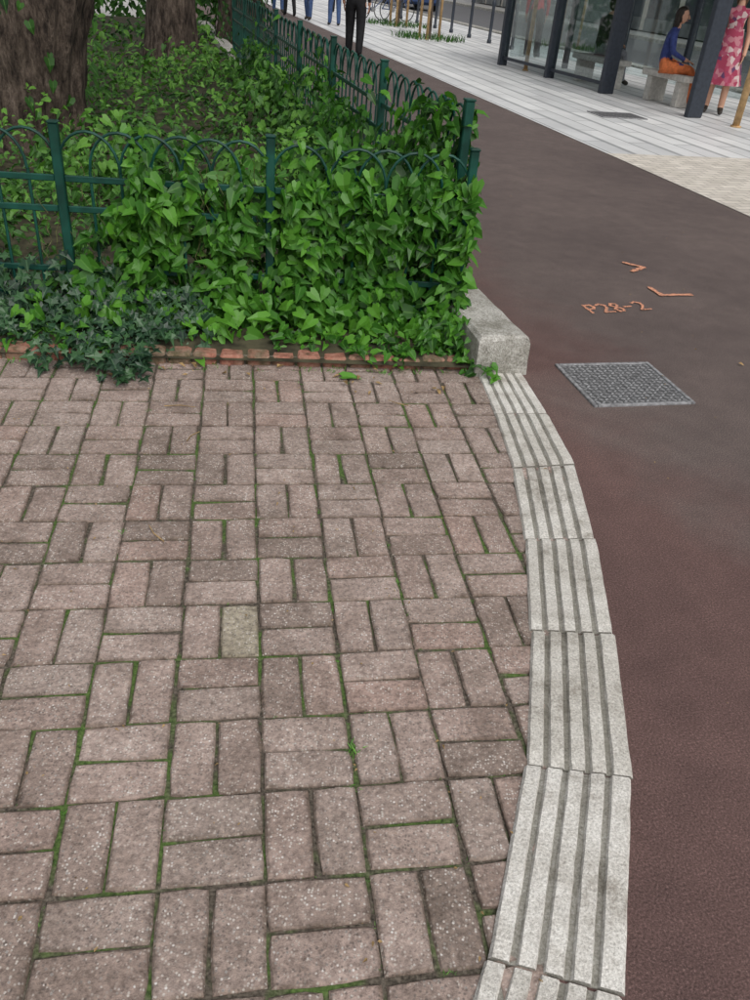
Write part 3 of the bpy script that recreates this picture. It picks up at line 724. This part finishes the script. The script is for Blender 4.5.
w3=b2+q_*.1; person('seated_man',(w3.x,w3.y,0),face(p_),'sit',h=1.72,top='black',legs='grey',longhair=False)
person('walking_woman',(2.62,21.4,0),face((.1,1)),top='red',legs='black',h=1.7,step=.13,bulk=1.1)
for i,(x,y,t,l,a_) in enumerate([(-3.3,27.5,'white','blue',2.8),(-4.0,28.5,'navy','black',.4),(-4.6,30,'grey','blue',3.5),(-5.2,29,'black','grey',1.0),(-3.0,33,'red','black',0),(-2.4,26,'rust','blue',.3)]):
    person('pedestrian',(x,y,0),a_,top=t,legs=l,longhair=bool(i%2),step=rr(.03,.18),h=rr(1.6,1.82),sub=1,bulk=1.15)
# ---------------------------------------------------------------- street furniture
def post(name,x,y,r,h,mat):
    mb=MB(); mb.tube([(0,0,-.02),(0,0,h-.02),(0,0,h-.005),(0,0,h)],[r,r,r*.85,r*.4],12,0); mb.tube([(0,0,0),(0,0,.02)],r*1.5,12,0); mb.build(name,[mat],True,None,(x,y,0))
post('wooden_pole',4.58,12.6,.05,3.2,M['tan']); post('wooden_pole',2.17,18.1,.04,3.0,M['tan'])
for s_ in [14,15.6,17.2,18.8,20.4,22,24,26]:
    p=RF(s_+3,7.6); e=empty('bollard',(p.x,p.y,0)); mb=MB(); mb.tube([(0,0,0),(0,0,.08),(0,0,.1),(0,0,.85),(0,0,.87),(0,0,.93),(0,0,.98),(0,0,1.0)],[.06,.06,.042,.042,.055,.055,.045,.02],12,0); mb.build('post',[M['dark']],True,e)
def young(x,y,seed):
    tree('young_tree',x,y,.06,2.6,seed,(1.1,1.1,.9),400,(.12,.2),10,10)
    for k in range(3):
        a_=2*math.pi*k/3+.4; post('tree_stake',x+.3*math.cos(a_),y+.3*math.sin(a_),.035,1.9,M['tan'])
    P=[];Nn=[];T=[];Sz=[];Rn=[]
    for k in range(420):
        a_=rr(0,6.28); r_=.9*math.sqrt(random.random()); P.append((x+1.1*r_*math.cos(a_),y+r_*math.sin(a_),.0)); Nn.append((rr(-1,1),rr(-1,1),.2)); T.append((rr(-.4,.4),rr(-.4,.4),1)); Sz.append(rr(.05,.2)); Rn.append(rr(.0,.6))
    leaves('grass_patch',tpl_blade(),P,Nn,T,Sz,M['leaf2'],Rn)
young(.25,24.5,31); young(-.7,29,32); young(4.2,26,34)
def bicycle(x,y,rz):
    e=empty('bicycle',(x,y,0),rz); mb=MB()
    for cx in(-.52,.52):
        mb.tube([(cx+.34*math.cos(t*math.pi/12),0,.34+.34*math.sin(t*math.pi/12)) for t in range(24)],.016,6,0,True)
        for t in range(12): mb.tube([(cx,0,.34),(cx+.33*math.cos(t*math.pi/6),0,.34+.33*math.sin(t*math.pi/6))],.0018,4,1)
    for a_,b_ in [((-.52,0,.34),(-.08,0,.32)),((-.08,0,.32),(-.2,0,.86)),((-.2,0,.8),(.36,0,.82)),((-.08,0,.32),(.38,0,.72)),((-.52,0,.34),(-.18,0,.78)),((.52,0,.34),(.34,0,.98)),((.34,-.26,1.0),(.34,.26,1.0))]: mb.tube([a_,b_],.016,8,2)
    mb.box((-.21,0,.9),(.24,.13,.05),0,None,.015); mb.tube([(-.08,-.06,.32),(-.08,.06,.32)],.07,12,1)
    mb.build('frame',[M['tyre'],M['iron'],M['carb']],False,e)
bicycle(-1.5,30.5,.5); bicycle(-.9,31.5,.7)
def car(s_,n_,paint):
    p=RF(s_,n_); e=empty('parked_car',(p.x,p.y,-.05),TA+math.pi/2); mb=MB()
    sec=[(-2.1,.35,.62,.78),(-2.0,.25,.9,.84),(-1.6,.22,1.0,.87),(-1.0,.22,1.02,.88),(0,.22,1.0,.88),(.9,.22,.98,.88),(1.5,.22,.9,.86),(1.95,.25,.78,.8),(2.1,.38,.62,.7)]
    vs=[];fs=[]
    for x,z0,z1,w in sec: vs+=[(x,-w,z0),(x,-w*1.0,(z0+z1)/2),(x,-w*.93,z1),(x,w*.93,z1),(x,w,(z0+z1)/2),(x,w,z0)]
    for i in range(len(sec)-1):
        for k in range(6): k2=(k+1)%6; fs.append((i*6+k,(i+1)*6+k,(i+1)*6+k2,i*6+k2))
    fs.append(tuple(range(6))); fs.append(tuple((len(sec)-1)*6+k for k in range(5,-1,-1))); mb.add(vs,fs,0)
    mb.add([(-1.85,-.8,.98),(1.1,-.8,.98),(1.1,.8,.98),(-1.85,.8,.98),(-1.35,-.62,1.42),(.35,-.62,1.42),(.35,.62,1.42),(-1.35,.62,1.42)],[(0,1,5,4),(1,2,6,5),(2,3,7,6),(3,0,4,7)],1)
    mb.box((-.5,0,1.435),(1.72,1.26,.035),0,None,.01)
    for x in(-1.3,1.3):
        for y in(-.8,.8): mb.tube([(x,y-.1,.32),(x,y+.1,.32)],.32,18,2); mb.tube([(x,y-.105,.32),(x,y+.105,.32)],.19,12,3)
    for y in(-.6,.6): mb.box((-2.06,y,.72),(.1,.25,.14),4,None,.01)
    mb.build('body',[paint,M['window'],M['tyre'],M['iron'],M['lampm']],False,e)
car(40,11.1,M['carb'])
def building(name,c,rz,W_,H,D_,fl=6):
    e=empty(name,c,rz); mb=MB(); mb.box((0,D_/2,H/2),(W_,D_,H),0)
    nb=int(W_/2.6); bw=W_/nb
    for i in range(nb):
        x=-W_/2+bw*(i+.5)
        mb.box((x,-.02,1.45),(bw*.82,.1,2.7),2); mb.box((x,-.06,.25),(bw*.82,.1,.5),3); mb.box((x,-.1,3.05),(bw*.9,.25,.35),3)
        for f in range(1,fl):
            z=3.8+(f-1)*3.0; mb.box((x,-.01,z+1.0),(1.15,.1,1.9),2); mb.box((x,-.08,z-.02),(1.4,.2,.1),0)
            mb.box((x,-.05,z+2.05),(1.4,.16,.14),0)
    for f in range(1,fl+1): mb.box((0,-.1,3.43+(f-1)*3.0),(W_,.2,.14),0)
    mb.add([(-W_/2,-.2,H+.01),(W_/2,-.2,H+.01),(W_/2,D_,H+.01),(-W_/2,D_,H+.01),(-W_/2,1.5,H+2.4),(W_/2,1.5,H+2.4),(W_/2,D_-1,H+2.4),(-W_/2,D_-1,H+2.4)],[(0,1,5,4),(1,2,6,5),(2,3,7,6),(3,0,4,7),(4,5,6,7)],1)
    mb.build('facade',[M['facade'],M['roof'],M['window'],M['shop']],False,e)
for k in range(3):
    p=RF(8+k*20.2,21); building('stone_building',(p.x,p.y,0),TA+math.pi/2+math.pi,20,19-k%2*2,12)
p=RF(86,-4); building('stone_building',(p.x,p.y,0),TA,40,20,12)
P=[];Nn=[];T=[];Sz=[];Rn=[]
for k in range(1500):
    x=rr(-14,-4.3); y=21.5+rr(-.4,.4)+(-x-5)*.2; z=rr(0,1.5); P.append((x,y,z)); Nn.append((rr(-1,1),-1,rr(0,1))); T.append((rr(-1,1),0,-.6)); Sz.append(rr(.15,.3)); Rn.append(rr(0,.45))
leaves('hedge',tpl_oval(),P,Nn,T,Sz,M['leaf2'],Rn)
# ---------------------------------------------------------------- litter and weeds
P=[];Nn=[];T=[];Sz=[];Rn=[]
def tuft(x,y,n,s):
    for k in range(n):
        P.append((x+random.gauss(0,s*.35),y+random.gauss(0,s*.35),-.004)); Nn.append((rr(-1,1),rr(-1,1),.5)); T.append((rr(-1,1),rr(-1,1),rr(.3,1.2))); Sz.append(s*rr(.4,1)); Rn.append(rr(.2,.93))
tuft(.008,1.206,34,.026)
for k in range(900):
    i=random.randint(-12,3); j=random.randint(-1,13); t=rr(0,1)
    if noise.noise(Vector((i*.5,j*.35,3)))<-.02 and random.random()<.75: continue
    if random.random()<.7: q=P0+U*S*i+W*S*(j+t)
    else: q=P0+U*S*(i+t)+W*S*j
    if q.x<xright(q.y)-.26 and q.y<edgeY(q.x): tuft(q.x,q.y,random.randint(3,8),rr(.004,.012))
for k in range(34):
    q=P0+U*S*random.randint(-8,2)+W*S*rr(0,11.5)
    if q.x<xright(q.y)-.26 and q.y<edgeY(q.x): tuft(q.x,q.y,random.randint(8,16),rr(.009,.017))
for k in range(90):
    x=rr(-2.2,.3); tuft(x,edgeY(x)-rr(-.02,.05),random.randint(5,14),rr(.012,.04))
leaves('joint_weeds',tpl_blade(),P,Nn,T,Sz,M['grass'],Rn)
P=[];Nn=[];T=[];Sz=[];Rn=[]
def lf(x,y,s,z=.008): P.append((x,y,z)); Nn.append((rr(-.3,.3),rr(-.3,.3),1)); T.append((rr(-1,1),rr(-1,1),0)); Sz.append(s); Rn.append(rr(0,1))
for k in range(360): lf(rr(-2.4,.4),rr(.5,3.4),rr(.004,.014))
for k in range(60): lf(rr(-2.2,.3),rr(3.0,3.35),rr(.015,.05),.014)
for k in range(70): lf(rr(.75,2.6),rr(1,9),rr(.004,.014))
for q in [(1.72,3.75,.03),(-1.15,2.98,.06),(.62,2.55,.02)]: lf(*q)
leaves('fallen_leaves',tpl_oval(),P,Nn,T,Sz,M['dry'],Rn)
P=[(-.19,3.16,.012),(-.86,3.17,.01)];Nn=[(0,-.2,1),(0,0,1)];T=[(1,.1,0),(.7,.7,0)];Sz=[.085,.05];leaves('green_leaf',tpl_heart(),P,Nn,T,Sz,M['grass'],[.6,.6])
mb=MB()
for (x,y,L,a_) in [(-.85,2.75,.12,.1),(-.62,1.9,.1,2.3),(-.7,2.5,.08,1.2),(1.35,2.35,.12,.2),(-1.2,1.5,.07,.8),(.1,2.95,.09,2.8)]:
    d=Vector((math.cos(a_),math.sin(a_),0)); n2=Vector((-d.y,d.x,0)); mb.tube([Vector((x,y,.008)),Vector((x,y,.010))+d*L*.5+n2*.008,Vector((x,y,.009))+d*L],[.0022,.002,.0012],5,0)
mb.build('twigs',[M['dry']])
# ---------------------------------------------------------------- light & camera
w=bpy.data.worlds.new('World'); sc.world=w; w.use_nodes=True; nt=w.node_tree
bg=nt.nodes['Background']; sky=nt.nodes.new('ShaderNodeTexSky'); sky.sky_type='NISHITA'; sky.sun_disc=False
EL,AZ=math.radians(52),math.radians(150)
sky.sun_elevation=EL; sky.sun_rotation=AZ; sky.dust_density=3; sky.ozone_density=.6
hs=nt.nodes.new('ShaderNodeHueSaturation'); hs.inputs['Saturation'].default_value=.2
nt.links.new(sky.outputs[0],hs.inputs['Color']); nt.links.new(hs.outputs[0],bg.inputs[0]); bg.inputs[1].default_value=.15
sl=bpy.data.lights.new('sun','SUN'); sl.energy=1.45; sl.angle=math.radians(45); sl.color=(1,.97,.93)
so=link(bpy.data.objects.new('sun',sl))
sdv=Vector((math.sin(AZ)*math.cos(EL),math.cos(AZ)*math.cos(EL),math.sin(EL)))
so.rotation_euler=sdv.to_track_quat('Z','Y').to_euler()
cam=bpy.data.cameras.new('camera'); cam.sensor_fit='AUTO'; cam.sensor_width=36; cam.lens=28.8; cam.clip_end=1500; cam.clip_start=.05
co=link(bpy.data.objects.new('camera',cam)); p=math.radians(33.6); r=math.radians(5.4)
F=Vector((0,math.cos(p),-math.sin(p))); R0=Vector((1,0,0)); U0=Vector((0,math.sin(p),math.cos(p)))
rt=R0*math.cos(r)+U0*math.sin(r); up=-R0*math.sin(r)+U0*math.cos(r)
co.matrix_world=Matrix(((rt.x,up.x,-F.x,0),(rt.y,up.y,-F.y,0),(rt.z,up.z,-F.z,1.49),(0,0,0,1)))
sc.camera=co
sc.view_settings.view_transform='Standard'; sc.view_settings.look='None'; sc.view_settings.exposure=0
